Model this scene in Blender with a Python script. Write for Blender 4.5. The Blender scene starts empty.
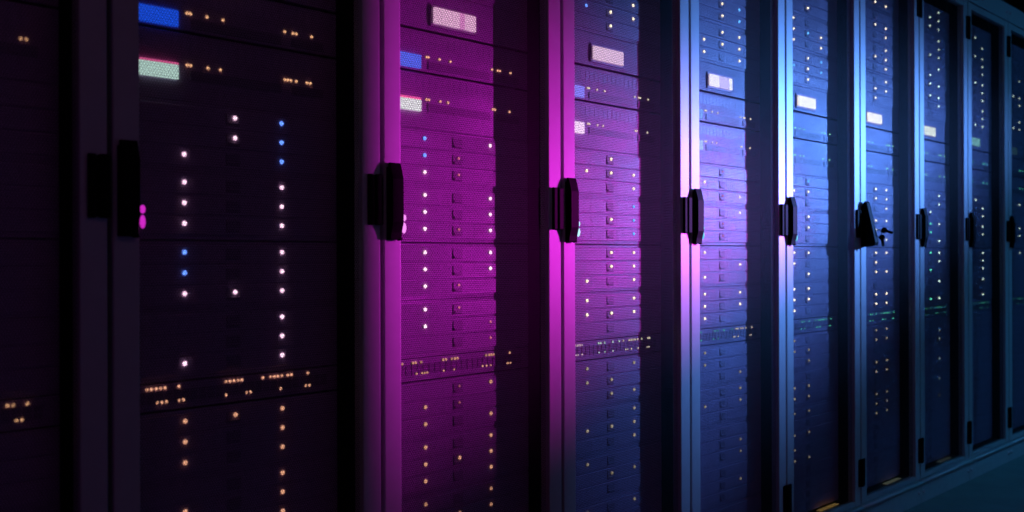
import bpy, bmesh, math
import numpy as np
from mathutils import Vector, Matrix

C = bpy.context.scene.collection
CAM_Z = 1.08            # eye height; rack heights below are given relative to it
PITCH = 0.60            # rack width
SEAM0 = 0.782           # x of the seam left of the second rack
FACE = 0.067            # depth of the equipment fronts behind the doors
Y_CAM = -1.68
SET_BACK = .015         # the rails of the second rack sit a little deeper

# ------------------------------------------------------------------ materials
def principled(name, col, rough=0.5, metal=0.0, noise=0.0, scale=40.0, bump=0.0, spec=0.5):
    m = bpy.data.materials.new(name)
    m.use_nodes = True
    nt = m.node_tree
    b = nt.nodes['Principled BSDF']
    b.inputs['Base Color'].default_value = (*col, 1)
    b.inputs['Roughness'].default_value = rough
    b.inputs['Metallic'].default_value = metal
    b.inputs['Specular IOR Level'].default_value = spec
    if noise or bump:
        tc = nt.nodes.new('ShaderNodeTexCoord')
        n = nt.nodes.new('ShaderNodeTexNoise')
        n.inputs['Scale'].default_value = scale
        n.inputs['Detail'].default_value = 4
        nt.links.new(tc.outputs['Object'], n.inputs['Vector'])
        if noise:
            r = nt.nodes.new('ShaderNodeValToRGB')
            r.color_ramp.elements[0].color = (*[c * (1 - noise) for c in col], 1)
            r.color_ramp.elements[1].color = (*[min(1, c * (1 + noise)) for c in col], 1)
            r.color_ramp.elements[0].position = .3
            r.color_ramp.elements[1].position = .7
            nt.links.new(n.outputs['Fac'], r.inputs['Fac'])
            nt.links.new(r.outputs['Color'], b.inputs['Base Color'])
        if bump:
            bp = nt.nodes.new('ShaderNodeBump')
            bp.inputs['Strength'].default_value = bump
            bp.inputs['Distance'].default_value = .001
            nt.links.new(n.outputs['Fac'], bp.inputs['Height'])
            nt.links.new(bp.outputs['Normal'], b.inputs['Normal'])
    return m

M = dict(
    paint=principled('grey powder paint', (.50, .50, .52), .42, noise=.04, scale=25, bump=.06),
    perf=principled('black perforated steel', (.010, .009, .010), .6, spec=.12),
    black=principled('black plastic', (.003, .003, .003), .6, spec=.05),
    inner=principled('dark inner steel', (.030, .030, .034), .6, noise=.1),
    rail=principled('rail steel', (.07, .07, .075), .5, .3),
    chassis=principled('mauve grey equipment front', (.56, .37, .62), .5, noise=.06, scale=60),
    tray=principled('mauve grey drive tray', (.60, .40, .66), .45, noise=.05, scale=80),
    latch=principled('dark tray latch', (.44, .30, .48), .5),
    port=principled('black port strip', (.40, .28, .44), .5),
    steel=principled('brushed bolt steel', (.75, .75, .78), .35, .25),
    brass=principled('key metal', (.05, .05, .05), .35, .8),
    floor=principled('dark vinyl floor', (.19, .25, .24), .5, noise=.12, scale=6),
    wall=principled('dark wall paint', (.02, .02, .022), .8, noise=.05, scale=4),
)
COL = dict(p=(1, .66, .84), o=(1, .47, .28), b=(.13, .30, 1), w=(1, .86, .62), c=(.72, 1, .86), g=(.10, .80, .50),
           r=(1, .26, .36), y=(1, .52, .26), a=(.35, 1, .62), k=(.12, .45, 1))
_em = {}
def emit(c, s):  # status lamps, plus the added base glow and the lock shine
    key = (c, round(s, 3))
    if key not in _em:
        m = bpy.data.materials.new('emitter ' + str(len(_em)))
        m.use_nodes = True
        b = m.node_tree.nodes['Principled BSDF']
        col = COL[c] if isinstance(c, str) else c
        b.inputs['Base Color'].default_value = (.1, .1, .1, 1)
        b.inputs['Emission Color'].default_value = (*col, 1)
        b.inputs['Emission Strength'].default_value = s
        m.cycles.emission_sampling = 'NONE'
        _em[key] = m
    return _em[key]

def screen_mat(name, base, line, s, bar=None, edge=None):
    """a lit read-out: a bright ground with faint rows of text-like dashes"""
    m = bpy.data.materials.new(name)
    m.use_nodes = True
    nt = m.node_tree
    b = nt.nodes['Principled BSDF']
    b.inputs['Base Color'].default_value = (.05, .05, .05, 1)
    tc = nt.nodes.new('ShaderNodeTexCoord')
    w = nt.nodes.new('ShaderNodeTexWave')
    w.bands_direction = 'DIAGONAL'
    w.inputs['Scale'].default_value = 60
    w.inputs['Distortion'].default_value = 3
    nt.links.new(tc.outputs['Object'], w.inputs['Vector'])
    r = nt.nodes.new('ShaderNodeValToRGB')
    r.color_ramp.elements[0].color = (*line, 1)
    r.color_ramp.elements[1].color = (*base, 1)
    nt.links.new(w.outputs['Fac'], r.inputs['Fac'])
    out = r.outputs['Color']
    sep = nt.nodes.new('ShaderNodeSeparateXYZ')
    nt.links.new(tc.outputs['Generated'], sep.inputs[0])
    def mixin(sock, lo, hi, colour, out):
        a = nt.nodes.new('ShaderNodeMath'); a.operation = 'GREATER_THAN'; a.inputs[1].default_value = lo
        z = nt.nodes.new('ShaderNodeMath'); z.operation = 'LESS_THAN'; z.inputs[1].default_value = hi
        k = nt.nodes.new('ShaderNodeMath'); k.operation = 'MULTIPLY'
        nt.links.new(sep.outputs[sock], a.inputs[0]); nt.links.new(sep.outputs[sock], z.inputs[0])
        nt.links.new(a.outputs[0], k.inputs[0]); nt.links.new(z.outputs[0], k.inputs[1])
        mx = nt.nodes.new('ShaderNodeMix'); mx.data_type = 'RGBA'
        nt.links.new(k.outputs[0], mx.inputs[0]); nt.links.new(out, mx.inputs[6])
        mx.inputs[7].default_value = (*colour, 1)
        return mx.outputs[2]
    if bar: out = mixin('X', bar[0], bar[1], bar[2], out)
    if edge: out = mixin('Z', 1 - edge[0], 1.1, edge[1], out)
    nt.links.new(out, b.inputs['Emission Color'])
    b.inputs['Emission Strength'].default_value = s
    m.cycles.emission_sampling = 'NONE'
    return m

# ------------------------------------------------------------------ mesh helpers
def box(bm, x0, x1, y0, y1, z0, z1, bev=0.0, seg=2):
    r = bmesh.ops.create_cube(bm, size=1)
    vs = r['verts']
    bmesh.ops.scale(bm, vec=(x1 - x0, y1 - y0, z1 - z0), verts=vs)
    bmesh.ops.translate(bm, vec=((x0 + x1) / 2, (y0 + y1) / 2, (z0 + z1) / 2), verts=vs)
    if bev:
        es = list({e for v in vs for e in v.link_edges})
        bmesh.ops.bevel(bm, geom=es, offset=bev, segments=seg, affect='EDGES', profile=.5)

def cyl(bm, c, r, h, axis='Y', n=16, r2=None):
    res = bmesh.ops.create_cone(bm, cap_ends=True, segments=n, radius1=r, radius2=r if r2 is None else r2, depth=h)
    rot = {'Y': Matrix.Rotation(math.pi / 2, 3, 'X'), 'X': Matrix.Rotation(math.pi / 2, 3, 'Y'), 'Z': Matrix.Identity(3)}[axis]
    bmesh.ops.rotate(bm, cent=(0, 0, 0), matrix=rot, verts=res['verts'])
    bmesh.ops.translate(bm, vec=c, verts=res['verts'])

def prism(bm, pts, x0, x1):
    """side profile (y, z) extruded along x"""
    a = [bm.verts.new((x0, y, z)) for y, z in pts]
    b = [bm.verts.new((x1, y, z)) for y, z in pts]
    bm.faces.new(a); bm.faces.new(b[::-1])
    n = len(pts)
    for i in range(n):
        bm.faces.new((a[i], b[i], b[(i + 1) % n], a[(i + 1) % n]))
    bmesh.ops.recalc_face_normals(bm, faces=bm.faces[:])

def mesh(name, bm, mat=None, smooth=False):
    me = bpy.data.meshes.new(name)
    bm.to_mesh(me); bm.free()
    if mat: me.materials.append(mat)
    if smooth:
        for p in me.polygons: p.use_smooth = True
    return me

def link(name, me, parent=None, loc=(0, 0, 0), rot=None, mat=None):
    o = bpy.data.objects.new(name, me)
    C.objects.link(o)
    o.location = loc
    if rot: o.rotation_euler = rot
    if parent: o.parent = parent
    if mat:                                # copies share mesh data; each may have a colour of its own
        o.material_slots[0].link = 'OBJECT'
        o.material_slots[0].material = mat
    return o

def tag(o, label, cat, group=None):
    o['label'] = label; o['category'] = cat
    if group: o['group'] = group
    return o

def struct(name, bm, mat):
    o = link(name, mesh(name, bm, mat)); o['kind'] = 'structure'
    return o

# ------------------------------------------------------------------ the room
bm = bmesh.new(); box(bm, -2.4, 12.4, -4.0, 1.4, -.1, 0); struct('floor', bm, M['floor'])
bm = bmesh.new(); box(bm, -2.4, 12.4, -4.0, 1.4, 3.0, 3.1); struct('ceiling', bm, M['wall'])
bm = bmesh.new(); box(bm, -2.4, 12.4, 1.3, 1.4, 0, 3.0); struct('wall_back', bm, M['wall'])
bm = bmesh.new(); box(bm, -2.4, 12.4, -4.0, -3.9, 0, 3.0); struct('wall_front', bm, M['wall'])
bm = bmesh.new(); box(bm, -2.4, -2.3, -3.9, 1.3, 0, 3.0); struct('wall_left', bm, M['wall'])
bm = bmesh.new(); box(bm, 12.3, 12.4, -3.9, 1.3, 0, 3.0); struct('wall_right', bm, M['wall'])

# ------------------------------------------------------------------ rack meshes (local x = 0..0.6 from the left seam, z from the floor)
Z = lambda rel: rel + CAM_Z
DOOR_B, DOOR_T = Z(-.976), Z(1.214)
OPEN_B, OPEN_T = Z(-.957), Z(1.182)
BAR = .049
G0, G1 = .0045, PITCH - .0045

def door_mesh():
    bm = bmesh.new()
    def post(x0, x1):
        box(bm, x0, x1, 0, .030, DOOR_B, DOOR_T, .003)
    post(G0, G0 + BAR); post(G1 - BAR, G1)
    box(bm, G0 + BAR - .001, G1 - BAR + .001, .0015, .0285, OPEN_T, DOOR_T - .001, .002)
    box(bm, G0 + BAR - .001, G1 - BAR + .001, .0015, .0285, DOOR_B + .001, OPEN_B, .002)
    return mesh('door', bm, M['paint'])

def perforated(x0, x1, z0, z1, y, t, p=.0054, d=.0046):
    """steel sheet with staggered hexagonal holes, real openings and thickness"""
    row = p * math.sqrt(3) / 2
    nx, nz = int((x1 - x0) / p), int((z1 - z0) / row)
    R, r = p / math.sqrt(3), d / math.sqrt(3)
    ang = np.radians(np.arange(6) * 60 + 30)
    jj, ii = np.meshgrid(np.arange(nz), np.arange(nx), indexing='ij')
    cx = (x0 + p / 2 + ii * p + (jj % 2) * p / 2 - p / 4).ravel()
    cz = (z0 + row / 2 + jj * row).ravel()
    n = cx.size
    outer = np.stack([cx[:, None] + R * np.cos(ang), cz[:, None] + R * np.sin(ang)], -1)
    inner = np.stack([cx[:, None] + r * np.cos(ang), cz[:, None] + r * np.sin(ang)], -1)
    # merge the corners shared by neighbouring cells
    ko = np.round(outer.reshape(-1, 2) / 2e-4).astype(np.int64)
    _, first, inv = np.unique(ko[:, 0] * 10000000 + ko[:, 1], return_index=True, return_inverse=True)
    ov = outer.reshape(-1, 2)[first]
    no = len(ov)
    iv = inner.reshape(-1, 2)
    flat = np.concatenate([ov, iv])
    nv = len(flat)
    front = np.stack([flat[:, 0], np.full(nv, y), flat[:, 1]], -1)
    back = front.copy(); back[:, 1] = y + t
    verts = np.concatenate([front, back])
    io = inv.reshape(n, 6); in_ = no + np.arange(n * 6).reshape(n, 6)
    nx_o, nx_i = np.roll(io, -1, 1), np.roll(in_, -1, 1)
    f1 = np.stack([io, nx_o, nx_i, in_], -1).reshape(-1, 4)
    f2 = np.stack([io, in_, nx_i, nx_o], -1).reshape(-1, 4) + nv
    f3 = np.stack([in_, nx_i, nx_i + nv, in_ + nv], -1).reshape(-1, 4)
    faces = np.concatenate([f1, f2, f3]).astype(np.int32)
    me = bpy.data.meshes.new('mesh_panel')
    me.vertices.add(len(verts)); me.vertices.foreach_set('co', verts.astype(np.float32).ravel())
    me.loops.add(faces.size); me.loops.foreach_set('vertex_index', faces.ravel())
    me.polygons.add(len(faces)); me.polygons.foreach_set('loop_start', np.arange(0, faces.size, 4, dtype=np.int32))
    me.update(calc_edges=True)
    me.materials.append(M['perf'])
    return me

def handle_mesh():
    bm = bmesh.new()
    x0, x1 = .014, .044
    box(bm, x0 - .002, x1 + .002, -.006, .001, Z(.036), Z(.194), .002)          # escutcheon plate
    prism(bm, [(-.004, Z(.040)), (-.012, Z(.037)), (-.014, Z(.052)), (-.020, Z(.074)), (-.020, Z(.168)), (-.014, Z(.190)), (-.010, Z(.203)), (-.004, Z(.203))], x0, x1)
    box(bm, x1 - .006, x1 + .002, -.013, -.004, Z(.034), Z(.041), .001)         # lower lip
    return mesh('handle', bm, M['black'])

def open_handle_mesh():
    bm = bmesh.new()
    x0, x1 = .009, .039
    box(bm, x0 - .006, x1 + .006, -.012, .001, Z(.032), Z(.196), .003)
    prism(bm, [(-.006, Z(.200)), (-.014, Z(.210)), (-.022, Z(.204)), (-.056, Z(.050)), (-.052, Z(.036)), (-.006, Z(.032))], x0, x1)
    box(bm, x0 + .004, x1 - .004, -.030, -.010, Z(.034), Z(.070), .004)         # lock barrel block
    return mesh('handle', bm, M['black'])

def lock_shine_mesh():  # chrome lock lobes; their reflected shine is put in as emission
    bm = bmesh.new()
    for zz, h in ((.084, .0075), (.062, .012)):
        vs = bmesh.ops.create_uvsphere(bm, u_segments=12, v_segments=8, radius=1)['verts']
        bmesh.ops.scale(bm, vec=(.0045, .006, h), verts=vs)
        bmesh.ops.translate(bm, vec=(.0530, -.010, Z(zz)), verts=vs)
    return mesh('lock_shine', bm, emit('w', 1), True)

def keeper_mesh():
    bm = bmesh.new()
    x1 = PITCH - .003
    box(bm, x1 - .037, x1 - .024, -.008, .001, Z(.067), Z(.176), .002)
    box(bm, x1 - .020, x1, -.010, .001, Z(.067), Z(.176), .003)
    box(bm, x1 - .026, x1 - .020, -.005, .001, Z(.069), Z(.174), .001)
    return mesh('keeper_plate', bm, M['black'])

def hinge_mesh():
    bm = bmesh.new()
    box(bm, PITCH - .026, PITCH - .010, -.006, .001, -.053, .053, .002)
    cyl(bm, (PITCH - .008, -.006, 0), .0075, .106, 'Z', 16)
    return mesh('hinge', bm, M['black'])

def hinge_leaf_mesh():
    bm = bmesh.new()
    box(bm, .0005, .026, -.006, .001, -.053, .053, .002)
    box(bm, .0005, .006, -.012, -.004, -.053, .053, .002)
    return mesh('hinge_leaf', bm, M['black'])

def one(name, mat, *boxes, bev=0.0):
    bm = bmesh.new()
    for b in boxes: box(bm, *b, bev)
    return mesh(name, bm, mat)

TOP = Z(1.31)
RM = dict(
    door=door_mesh(),
    panel=perforated(G0 + BAR - .006, G1 - BAR + .006, OPEN_B - .006, OPEN_T + .006, .012, .0004),
    handle=handle_mesh(), open_handle=open_handle_mesh(), lock=lock_shine_mesh(), keeper=keeper_mesh(), hinge=hinge_mesh(), leaf=hinge_leaf_mesh(),
    side=one('side_panel', M['inner'], (.0015, .013, .034, 1.05, .10, Z(1.30))),
    rear=one('rear_panel', M['inner'], (.013, .587, 1.03, 1.05, .10, Z(1.30))),
    roof=one('roof_panel', M['inner'], (.0015, .5985, .034, 1.05, Z(1.30), TOP), (.02, .58, .10, .95, TOP, TOP + .004)),
    base=one('base_tray', M['inner'], (.0015, .5985, .034, 1.05, .10, .116), (.05, .55, .034, .060, .116, .1175)),
    plinth=one('plinth', M['paint'], (.0015, .5985, -.002, .06, 0, .092), (.0015, .5985, -.010, .06, .092, .099), bev=.002),
    fascia=one('fascia', M['paint'], (.0015, .5985, .001, .034, Z(1.219), TOP), (.0015, .5985, .006, .034, Z(1.217), Z(1.220)), bev=.0015),
    rail=one('mounting_rail', M['rail'], (.055, .079, FACE + .006, FACE + .05, .1175, Z(1.30)), (.077, .080, FACE + .006, .9, .1175, .1300)),
)
def trim_mesh():
    bm = bmesh.new()
    cyl(bm, (PITCH / 2, -.012, .0955), .0055, PITCH - .003, 'X', 16)
    return mesh('edge_trim', bm, M['steel'], True)
RM['trim'] = trim_mesh()
def bolt_mesh():
    bm = bmesh.new()
    cyl(bm, (0, 0, 0), .009, .007, 'Y', 16, .0065)
    cyl(bm, (0, -.005, 0), .005, .004, 'Y', 6)
    return mesh('bolt', bm, M['steel'])
RM['bolt'] = bolt_mesh()

# ------------------------------------------------------------------ equipment meshes (local: x from the seam, y = 0 at the front face, z = 0 at LED row)
X0, X1 = .059, .541      # faceplate with ears
B0, B1 = .083, .517      # box behind it
COLS = dict(L=.181, M=.289, R=.399)

def chassis_mesh(z0, z1, name):
    bm = bmesh.new()
    box(bm, X0, X1, 0, .006, z0 + .0003, z1 - .0003, .0008, 1)
    box(bm, B0, B1, .005, .70, z0 + .002, z1 - .002)
    for x in (X0 + .008, X1 - .008):
        for z in (z0 + .010, z1 - .010):
            cyl(bm, (x, -.001, z), .0035, .004, 'Y', 10)
    return mesh(name, bm, M['chassis'])

def tray_mesh():
    bm = bmesh.new()
    box(bm, X0 + .014, X1 - .002, -.0025, .001, -.0180, .0180, .001, 1)
    for k in range(3):                                            # vent grooves as raised ribs between the columns
        for a, b in ((.200, .262), (.318, .392), (.428, .505), (.095, .165)):
            box(bm, a, b, -.0032, -.002, -.010 + k * .0085, -.0068 + k * .0085)
    return mesh('tray', bm, M['tray'])

def latch_mesh():
    bm = bmesh.new()
    box(bm, .270, .302, -.0042, -.002, -.012, .012, .001, 1)
    box(bm, .2740, .2980, -.0062, -.004, -.010, -.004, .001, 1)
    return mesh('latch', bm, M['latch'])

def led_mesh(r, name='status_light'):
    bm = bmesh.new()
    bmesh.ops.create_uvsphere(bm, u_segments=12, v_segments=8, radius=r)
    bmesh.ops.scale(bm, vec=(1, .9, 1), verts=bm.verts[:])
    return mesh(name, bm, emit('w', 3), True)

EM = dict(
    chassis=chassis_mesh(-.111, .022, 'storage_chassis'),
    tray=tray_mesh(), latch=latch_mesh(), led=led_mesh(.0044), dot=led_mesh(.0028),
    console=chassis_mesh(-.047, .045, 'display_console'),
    switch=chassis_mesh(-.035, .058, 'network_switch'),
    switch2=chassis_mesh(-.070, .060, 'network_switch'),
    panel=chassis_mesh(-.030, .022, 'port_panel'),
    screen=one('screen', None, (.208, .345, -.006, .001, -.019, .019), bev=.001),
    bezel=one('screen_bezel', M['chassis'], (.200, .353, -.004, .001, -.026, .026), bev=.001),
    readout=one('readout', None, (.086, .169, -.006, .001, -.030, .001), bev=.001),
    ports=one('port_strip', M['port'], (.195, .400, -.002, .001, -.029, -.010), (.425, .505, -.002, .001, -.029, -.010)),
    portrow=one('port_strip', M['port'], *[(.0875 + k * .0178, .1020 + k * .0178, -.0015, .001, -.008, .003) for k in range(24)]),
    vent=one('vent_grille', M['tray'], *[(.10 + k * .02, .114 + k * .02, -.0004, .001, .022, .050) for k in range(20)]),
)

GROUP_Z = {1: 1.132, 2: .999, 3: .866, 4: .733, 5: .275, 6: .143, 7: .009, 8: -.124, 9: -.313, 10: -.446, 11: -.579, 12: -.712, 13: -.846}
ROWS = (0, -.0395, -.079)
GCH = '123456789ABCD'
# lit lamps: group, row, optional colour
LIT = {
 -1: dict(L='', M='', R=''),
 0: dict(L='52 60 61 62 70b 71b 72 82 90o 91o 92o A1o', M='50 51 72 90o', R='50b 51b 52b 60 61 62 70 71 72 80 81 82 90o 91o 92o A0o A1o A2o'),
 1: dict(L='50b 51b 52 60 61 62 70 71 72 80 81 91o 92o A0o A1o A2o B0o', M='51r 52r 62r 72r 80r 90r 91r A1o B1o', R='50 60 61 62 70 71 81r 82r 90o 92o A0o A1o A2o B0o B1o'),
 2: dict(L='41b 51 72 80 81 90 91 A1 B0 C0', M='41 42 50 51 61 70 71 81 91 92 A1 B1', R='40 41 51 52 60k 61k 62k 70 71 72 80 81 90 92 A0 A1 A2 B1 C0'),
 3: dict(L='41 42 51 70 72 80 81 82 90 91 A1', M='31 32 40 41 50r 52r 61r 62r', R='31k 32k 40 41 42 52 60 71 80 81 92 A0 A1 B1 B2 C1'),
 4: dict(L='30 31 32 41k 51 70 71 80 81 82 90 91 A1 A2 B0 B2 C0 C1', M='22 31k 40 41 42 50k 51 60 61 70 72 80 81 91 92 A1 A2 B0 B2 C1', R='31 32 40k 41k'),
 5: dict(L='', M='12 21 31 41 42 50 51 60 61 70 71 72 81 82 90 91 A0 A1 B0 B1 B2', R='12 21 22 30 31 32 40 41 50 51 52 60 61 62 70 72 81 82 90 91 A0 A1 B0 B1 B2'),
 6: dict(L='', M='11 12 22 31 32 40 52 60g 61g 70g 72g 82g', R='10 11 12 20 21 22 30 32 40 41 50 51 60 62 70 71 80 82 91 92 A1 B0 B2'),
 7: dict(L='', M='11 20 30 42 50', R='12 20 21 22 30 31 32 40 41 42 51 52 60 61 70 71 72 80 82'),
 8: dict(L='', M='30 41', R='21 30 31 40 41 50 60 61 70'),
}
DEF = {-1: 'o', 0: 'p', 1: 'p', 2: 'w', 3: 'w', 4: 'w', 5: 'w', 6: 'c', 7: 'c', 8: 'c'}
SMALL = {-1: 'y', 0: 'y', 1: 'o', 2: 'w', 3: 'w', 4: 'a', 5: 'a', 6: 'a', 7: 'g', 8: 'g'}
LED_GAIN = {-1: 1.0, 0: 2.0, 1: 2.2, 2: 2.0, 3: 2.2, 4: 2.4, 5: 2.8, 6: 2.6, 7: 2.2, 8: 1.6}
def led_power(i, g):
    s = LED_GAIN[i]
    if g <= 8:
        if i >= 6 and g <= 2: s *= .55
        return s
    fall = {0: .5, 1: .4, 2: .22, 3: .16, 4: .14, 5: .16, 6: .12}.get(i, .1)
    return s * fall * (1 if g <= 10 else .6)

def screen_for(i):
    base, line, s, bar = {
        -1: ((.02, .02, .02), (.02, .02, .02), .1, None),
        0: ((1, .65, .85), (.8, .4, .7), .9, None),
        1: ((1, .62, .84), (.75, .33, .62), 1.0, (.60, .72, (.75, .25, .60))),
        2: ((1, .72, .92), (.75, .45, .70), 1.1, None),
        3: ((1, .93, .98), (.75, .65, .95), 1.5, (.40, .85, (.55, .42, .70))),
        4: ((1, .93, .86), (1, .90, .80), 1.5, None),
        5: ((1, .92, .78), (1, .90, .74), 1.6, None),
        6: ((.95, 1, .78), (.9, .95, .70), 1.3, None),
        7: ((.35, .85, .80), (.25, .70, .75), .7, None),
        8: ((.08, .22, .35), (.05, .15, .25), .3, None)}[i]
    return screen_mat('bright screen', base, line, s, bar)
def readouts_for(i):
    if i == 0: return (screen_mat('blue readout', (.012, .10, .95), (.010, .07, .70), .9), screen_mat('white readout', (.62, .88, .78), (.50, .72, .68), .85, edge=(.14, (.85, .12, .35))))
    if i == 1: return (screen_mat('blue readout', (.07, .16, 1), (.04, .11, .75), 1.1), screen_mat('white readout', (.85, .90, .86), (.62, .62, .68), 1.2, edge=(.16, (1, .12, .38))))
    if i == 2: return (screen_mat('blue readout', (.22, .25, 1), (.18, .20, .9), 1.2), screen_mat('white readout', (1, .8, .98), (.85, .6, .85), 1.3))
    if i == -1: return (screen_mat('dark readout', (.01, .01, .01), (.01, .01, .01), .1),) * 2
    return (screen_mat('blue readout', (.20, .45, 1), (.15, .4, .9), .8), screen_mat('white readout', (.55, .8, 1), (.45, .7, .9), .8))

ORD = ['first', 'second', 'third', 'fourth', 'fifth', 'sixth', 'seventh', 'eighth', 'ninth', 'tenth']
where = lambda i: ORD[i + 1] + ' rack from the left'

RACK_LABEL = {
 -1: 'black server rack cut off by the left edge of the photo',
 0: 'nearly black server rack, second from the left, with a pink shine put on its lock',
 1: 'magenta lit server rack, third from the left, with a blue readout inside',
 2: 'purple lit server rack, fourth from the left, right of the magenta one',
 3: 'violet lit server rack, fifth from the left, with a half-dark white screen',
 4: 'indigo lit server rack, sixth from the left, an amber glow on its base',
 5: 'blue lit server rack with keys hanging at its black handle',
 6: 'blue server rack with green lamps, third from the right edge',
 7: 'dim blue server rack, second from the right edge of the photo',
 8: 'dark blue server rack cut off by the right edge of the photo',
}
SW1 = [.189, .196, .231, .266, .409, .429, .437, .476]
SW2 = [.189, .197, .233, .258, .411, .419, .472]
SW2_L = [.189, .233, .260, .410, .478, .487]
SW2_0 = [.189, .196, .233, .260, .409, .416, .424, .437, .464, .472]
P1 = {-1: [.120, .130, .270, .288, .380, .455, .464, .487],
      0: [.106, .115, .124, .133, .142, .170, .270, .279, .288, .297, .306, .354, .372, .381, .390, .399, .414, .423, .464],
      1: [.112, .145, .153, .170, .240, .249, .268, .278, .287, .385, .396, .404, .412, .470]}
P2 = {-1: [.130, .140, .280, .390, .469, .478],
      0: [.126, .135, .144, .170, .179, .270, .316, .325, .396, .458, .467],
      1: [.098, .155, .172, .180, .188, .240, .275, .372, .385, .400, .462, .472]}
P1[2] = [.100, .110, .125, .134, .143, .152, .161, .235, .244, .262, .300, .330, .350, .378, .388, .397, .407, .420, .440, .472, .480]
P2[2] = [.100, .125, .134, .143, .161, .235, .262, .300, .360, .369, .388, .420, .465, .475]

def rack(i):
    x = SEAM0 + PITCH * i
    root = bpy.data.objects.new('server_rack', None)
    C.objects.link(root); root.location = (x, 0, 0)
    tag(root, RACK_LABEL[i], 'server rack', 'server racks in a row')
    link('side_panel', RM['side'], root)
    link('side_panel', RM['side'], root, (PITCH - .0145, 0, 0))
    link('rear_panel', RM['rear'], root); link('roof_panel', RM['roof'], root)
    link('base_tray', RM['base'], root); pl = link('plinth', RM['plinth'], root)
    fa = link('fascia', RM['fascia'], root)
    sb = SET_BACK if i == 0 else 0
    link('mounting_rail', RM['rail'], root, (0, sb, 0))
    link('mounting_rail', RM['rail'], root, (PITCH, sb, 0)).scale = (-1, 1, 1)
    link('edge_trim', RM['trim'], pl)['label'] = 'bright metal edge'
    link('bolt', RM['bolt'], pl, (.025, -.005, .048)); link('bolt', RM['bolt'], pl, (.575, -.005, .048))
    link('bolt', RM['bolt'], fa, (.025, -.002, Z(1.262))); link('bolt', RM['bolt'], fa, (.575, -.002, Z(1.262)))
    d = link('door', RM['door'], root)
    link('mesh_panel', RM['panel'], d)['label'] = 'black perforated steel door mesh'
    link('handle', RM['open_handle'] if i == 5 else RM['handle'], d)['label'] = 'black swing handle tilted out' if i == 5 else 'black swing handle'
    lc = {-1: ((.9, .05, .8), .25), 0: ((.85, .03, .75), .75), 1: ((1, .30, 1), 1.1), 2: ((.45, .85, 1), 1.2), 3: ((.12, .75, .85), .9), 4: ((.15, .80, .80), .9)}
    if i in lc:
        lk = link('lock_shine', RM['lock'], d, mat=emit(*lc[i]))
        lk['label'] = 'small chrome lock, shine put in as glow'
    link('keeper_plate', RM['keeper'], d)
    for zz in (1.085, -.850):
        link('hinge', RM['hinge'], d, (0, 0, Z(zz)))
        link('hinge_leaf', RM['leaf'], d, (0, 0, Z(zz)))

    front = FACE + (SET_BACK if i == 0 else 0)
    # ---- equipment: each unit is a thing of its own
    def led(parent, xx, zz, c, s, small=False, y=-.001):
        o = link('status_light', EM['dot' if small else 'led'], parent, (xx, y, zz), mat=emit(c, s))
        if c in 'bk': o['label'] = 'blue status light'
        elif c == 'g': o['label'] = 'green status light'
        return o
    lit = {}
    for col, txt in LIT[i].items():
        for t in txt.split():
            lit.setdefault((GCH.index(t[0]) + 1, int(t[1])), []).append((COLS[col], t[2] if len(t) > 2 else DEF[i]))
    for g, gz in GROUP_Z.items():
        if g <= 4: place = ORD[4 - g] + ' above the bright screen'
        elif g <= 8: place = ORD[g - 5] + ' below the two network switches'
        else: place = ORD[g - 9] + ' below the port panel'
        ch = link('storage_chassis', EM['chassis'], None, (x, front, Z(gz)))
        tag(ch, 'grey disk chassis, %s, in the %s' % (place, where(i)), 'disk chassis', 'disk chassis stacked in the racks')
        for rI, rz in enumerate(ROWS):
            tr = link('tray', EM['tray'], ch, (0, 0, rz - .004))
            link('latch', EM['latch'], tr)
            for xx, c in lit.get((g, rI), ()):
                s = led_power(i, g) * (.45 if c == 'r' else 1)
                led(tr, xx, .004, c, s, small=(c == 'r'), y=(-.0050 if abs(xx - COLS['M']) < .01 else -.0030))
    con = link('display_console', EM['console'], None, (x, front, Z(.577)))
    tag(con, 'grey console with a wide screen above the switches in the ' + where(i), 'display console', 'display consoles in the racks')
    bz = link('screen_bezel', EM['bezel'], con, (0, 0, -.010))
    if not EM['screen'].materials: EM['screen'].materials.append(emit('w', 1)); EM['readout'].materials.append(emit('w', 1))
    link('screen', EM['screen'], bz, (0, -.003, 0), mat=screen_for(i))['label'] = 'bright lit screen'
    r1, r2 = readouts_for(i)
    for k, (zz, rm, xs, me) in enumerate(((.4665, r1, SW1, 'switch'), (.3670, r2, {-1: SW2_L, 0: SW2_0}.get(i, SW2), 'switch2'))):
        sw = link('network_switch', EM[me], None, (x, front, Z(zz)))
        tag(sw,
            ('upper of two network switches below the screen, ' if k == 0 else 'lower of two network switches below the screen, ') + where(i),
            'network switch', 'network switches in the racks')
        link('readout', EM['readout'], sw, (0, 0, 0), mat=rm)['label'] = 'lit blue readout' if k == 0 else 'lit white readout'
        link('port_strip', EM['ports'], sw)
        link('vent_grille', EM['vent'], sw)
        for xx in xs:
            led(sw, xx, 0, SMALL[i], LED_GAIN[i] * .6, True)
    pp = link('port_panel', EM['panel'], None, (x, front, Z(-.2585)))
    tag(pp, 'thin port panel with two rows of tiny lamps in the ' + where(i), 'port panel', 'port panels in the racks')
    kk = min(i, 2)
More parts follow.
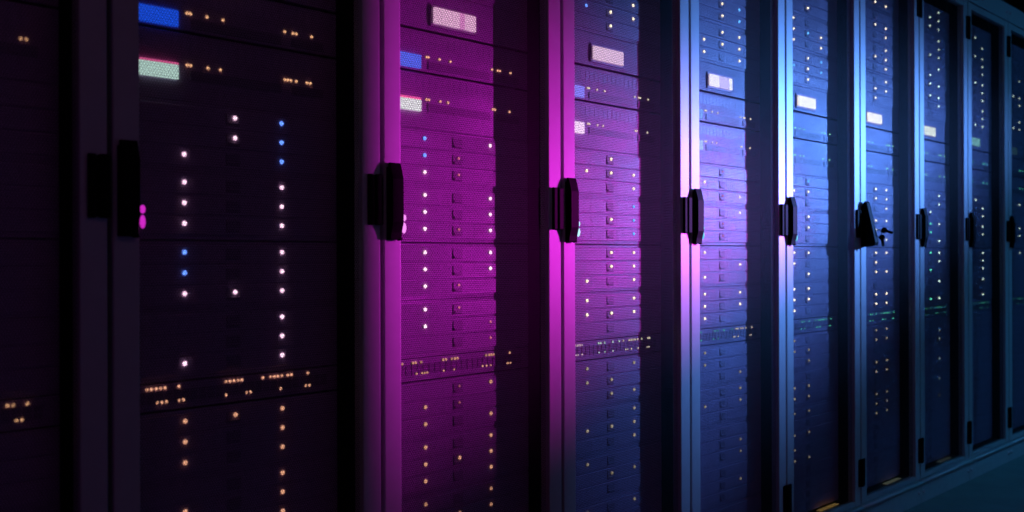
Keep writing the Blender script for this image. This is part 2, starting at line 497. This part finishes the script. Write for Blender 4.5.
    for row, xs, zz in ((0, P1[kk], .0125), (1, P2[kk], -.0135)):
        link('port_strip', EM['portrow'], pp, (0, 0, zz + (.0055 if row else -.008)))
        for n, xx in enumerate(xs):
            c = {-1: 'y', 0: 'o', 1: 'o', 2: 'p' if xx < .2 else ('w' if xx > .34 else 'c')}.get(i, 'g' if i != 3 or xx < .36 else 'w')
            if i >= 3 and n % 4 == 3: continue
            led(pp, xx, zz, c, LED_GAIN[i] * {-1: .8, 0: .6, 1: .4, 2: .4}.get(i, .35 if i < 6 else .18) * (1 if n % 3 else .7), True)

for i in range(-1, 9):
    rack(i)

# ------------------------------------------------------------------ small loose things
# ring and two keys in the open handle of the blue rack
x5 = SEAM0 + PITCH * 5
kr = bpy.data.objects.new('key_ring', None); C.objects.link(kr)
kr.location = (x5 + .052, -.048, Z(.096)); kr.rotation_euler = (0, 0, math.radians(-53))
tag(kr, 'small black bunch of keys hanging at the door handle of the blue rack', 'keys')
bm = bmesh.new()
n, m_ = 24, 8
ring = [[bm.verts.new(((.014 + .0016 * math.cos(b)) * math.cos(a), .0016 * math.sin(b), (.014 + .0016 * math.cos(b)) * math.sin(a) - .012))
         for b in [2 * math.pi * k / m_ for k in range(m_)]] for a in [2 * math.pi * j / n for j in range(n)]]
for j in range(n):
    for k in range(m_):
        bm.faces.new((ring[j][k], ring[(j + 1) % n][k], ring[(j + 1) % n][(k + 1) % m_], ring[j][(k + 1) % m_]))
link('ring', mesh('ring', bm, M['brass'], True), kr)
def key_mesh():
    bm = bmesh.new()
    cyl(bm, (0, 0, -.010), .0115, .003, 'Y', 20)
    box(bm, -.005, .005, -.0015, .0015, -.044, -.018, .0008, 1)
    for k in range(4): box(bm, .003, .0065 - .001 * (k % 2), -.0012, .0012, -.043 + k * .006, -.0395 + k * .006)
    return mesh('key', bm, M['black'])
km = key_mesh()
link('key', km, kr, (.014, 0, .004), (0, math.radians(-70), 0))
link('key', km, kr, (.012, -.004, -.018), (0, math.radians(-8), 0))

# added emissive patches that stand in for lit spots on the rack bases
bm = bmesh.new()
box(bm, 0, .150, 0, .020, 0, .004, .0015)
cm = mesh('glow_patch', bm, emit('w', 1))
for i, c, e, txt in ((4, (.85, .52, .14), .20, 'added soft amber glow patch on the base inside the sixth rack from the left'),
                     (5, (.55, .62, .42), .13, 'added soft pale glow patch on the base inside the seventh rack from the left'),
                     (6, (.40, .50, .42), .07, 'added faint glow patch on the base inside the eighth rack from the left')):
    o = link('glow_patch', cm, None, (SEAM0 + PITCH * i + .345, .042, .116), mat=emit(c, e))
    tag(o, txt, 'glow patch', 'glow patches on the rack bases')

# ------------------------------------------------------------------ lights
def spot(name, loc, target, power, col, half, blend, size=.06, tall=1.0):
    l = bpy.data.lights.new(name, 'SPOT')
    l.energy = power; l.color = col; l.spot_size = math.radians(2 * half); l.spot_blend = blend; l.shadow_soft_size = size
    o = bpy.data.objects.new(name, l); C.objects.link(o)
    o.location = loc
    o.rotation_euler = (Vector(target) - Vector(loc)).to_track_quat('-Z', 'Y').to_euler()
    o.scale = (1, tall, 1)                 # an oval beam
    return o
ML, MT = Vector((7.0, -2.5, 1.35)), Vector((-9.6, -1.48, .96))
BL, BT = Vector((7.6, -2.7, 2.0)), Vector((-2.4, -2.05, .58))
spot('magenta stage lamp', ML, MT, 2950, (1, .030, .95), 34.5, 1.0, .009, .26)
spot('blue stage lamp', BL, BT, 4900, (.11, .31, 1), 62, 1.0, .045, .140)

# the two lamp heads themselves: housing open at the front, a yoke on a stand, and unseen flags added to trim both beams
def stage_lamp(pos, target, label, cut=None, far=.85, flag_label=''):
    root = bpy.data.objects.new('stage_lamp', None); C.objects.link(root)
    root.location = (pos.x, pos.y, 0)
    tag(root, label, 'stage lamp')
    d = (target - pos).normalized()
    q = d.to_track_quat('-Z', 'Y').to_euler()
    bm = bmesh.new()
    n = 24
    prof = [(.075, .03), (.085, -.10), (.080, -.10), (.070, .02), (.0, .02)]
    prof2 = [(.075, .03), (.060, .14), (0, .15)]
    for pf in (prof, prof2):
        rings = [[bm.verts.new((r * math.cos(2 * math.pi * k / n), r * math.sin(2 * math.pi * k / n), z)) for k in range(n)] for r, z in pf]
        for i in range(len(rings) - 1):
            for k in range(n):
                bm.faces.new((rings[i][k], rings[i][(k + 1) % n], rings[i + 1][(k + 1) % n], rings[i + 1][k]))
    bmesh.ops.remove_doubles(bm, verts=bm.verts[:], dist=1e-5)
    h = link('housing', mesh('housing', bm, M['black'], True), root, (0, 0, pos.z), q)
    bm = bmesh.new()
    cyl(bm, (0, 0, pos.z / 2 - .06), .014, pos.z - .14, 'Z', 12)
    box(bm, -.10, .10, -.012, .012, pos.z - .13, pos.z - .115)
    for k in range(3):
        a = 2 * math.pi * k / 3
        r = bmesh.ops.create_cone(bm, cap_ends=True, segments=10, radius1=.010, radius2=.010, depth=.40)
        bmesh.ops.rotate(bm, cent=(0, 0, 0), matrix=Matrix.Rotation(math.radians(52), 3, 'Y'), verts=r['verts'])
        bmesh.ops.translate(bm, vec=(.157, 0, .13), verts=r['verts'])
        bmesh.ops.rotate(bm, cent=(0, 0, 0), matrix=Matrix.Rotation(a, 3, 'Z'), verts=r['verts'])
    link('stand', mesh('stand', bm, M['black']), root)
    if cut:                                             # an unseen black flag, added to trim the far left of the beam
        e = (Vector((cut, 0, 0)) - Vector((pos.x, pos.y, 0))).normalized()
        side = Vector((-e.y, e.x, 0))
        if side.x > 0: side = -side
        fr = bpy.data.objects.new('light_flag', None); C.objects.link(fr)
        p0 = Vector((pos.x, pos.y, 0)) + e * far
        p1 = p0 + side * .45
        fr.location = p1
        tag(fr, flag_label, 'light flag')
        bm = bmesh.new()
        vs = [bm.verts.new((p.x - p1.x, p.y - p1.y, z)) for z in (pos.z - .45, pos.z + .35) for p in (p0, p1)]
        f = bm.faces.new((vs[0], vs[1], vs[3], vs[2]))
        bmesh.ops.solidify(bm, geom=[f], thickness=.002)
        link('flag_panel', mesh('flag_panel', bm, M['black']), fr)
        bm = bmesh.new()
        cyl(bm, (0, 0, (pos.z + .36) / 2), .012, pos.z + .36, 'Z', 12)
        cyl(bm, (0, 0, .012), .16, .024, 'Z', 24, .14)
        link('stand', mesh('stand', bm, M['black']), fr)  # stand of the added unseen flag
stage_lamp(ML, MT, 'black stage lamp on a tripod throwing magenta light on the racks', 1.387, 1.6, 'unseen black flag added on a round stand shading the magenta lamp')
stage_lamp(BL, BT, 'black stage lamp on a tall tripod throwing blue light on the racks', 2.45, .85, 'unseen black flag added on a round stand shading the blue lamp')

def area(name, loc, target, power, col, sx, sy):
    l = bpy.data.lights.new(name, 'AREA')
    l.shape = 'RECTANGLE'; l.size = sx; l.size_y = sy; l.energy = power; l.color = col
    o = bpy.data.objects.new(name, l); C.objects.link(o)
    o.location = loc
    o.rotation_euler = (Vector(target) - Vector(loc)).to_track_quat('-Z', 'Y').to_euler()
    return o
area('rose fill light', (1.5, -2.2, 2.9), (1.8, -.5, 0), 1.25, (1, .36, .50), 2.5, .3)  # added ambient fill over the darker racks, no real fixture
area('teal fill light', (6.5, -2.0, 2.9), (6.5, -.6, 0), 14, (.05, .42, 1), 3.6, .3).data.spread = math.radians(125)  # added overhead fill for floor, plinth and fascia, no real fixture

w = bpy.data.worlds.new('world'); bpy.context.scene.world = w
w.use_nodes = True
w.node_tree.nodes['Background'].inputs[0].default_value = (.001, .001, .002, 1)

# ------------------------------------------------------------------ camera
cam = bpy.data.cameras.new('camera')
cam.sensor_width = 36; cam.lens = 1000 / 1024 * 36
cam.clip_start = .05
cam.dof.use_dof = True; cam.dof.focus_distance = 2.75; cam.dof.aperture_fstop = 3.2
co = bpy.data.objects.new('camera', cam); C.objects.link(co)
th = math.atan(938 / 1000)
F = Vector((math.cos(th), math.sin(th), 0)); Rv = Vector((math.sin(th), -math.cos(th), 0)); U = Vector((0, 0, 1))
rotm = Matrix((Rv, U, -F)).transposed() @ Matrix.Rotation(-.003, 3, 'Z')
co.matrix_world = Matrix.Translation((0, Y_CAM, CAM_Z)) @ rotm.to_4x4()
sc = bpy.context.scene
sc.camera = co
vs = sc.view_settings
vs.view_transform = 'Standard'; vs.look = 'None'; vs.gamma = 1; vs.exposure = 0; vs.use_curve_mapping = False
sc.cycles.sample_clamp_indirect = 1.0
sc.cycles.max_bounces = 6
sc.cycles.use_denoising = True
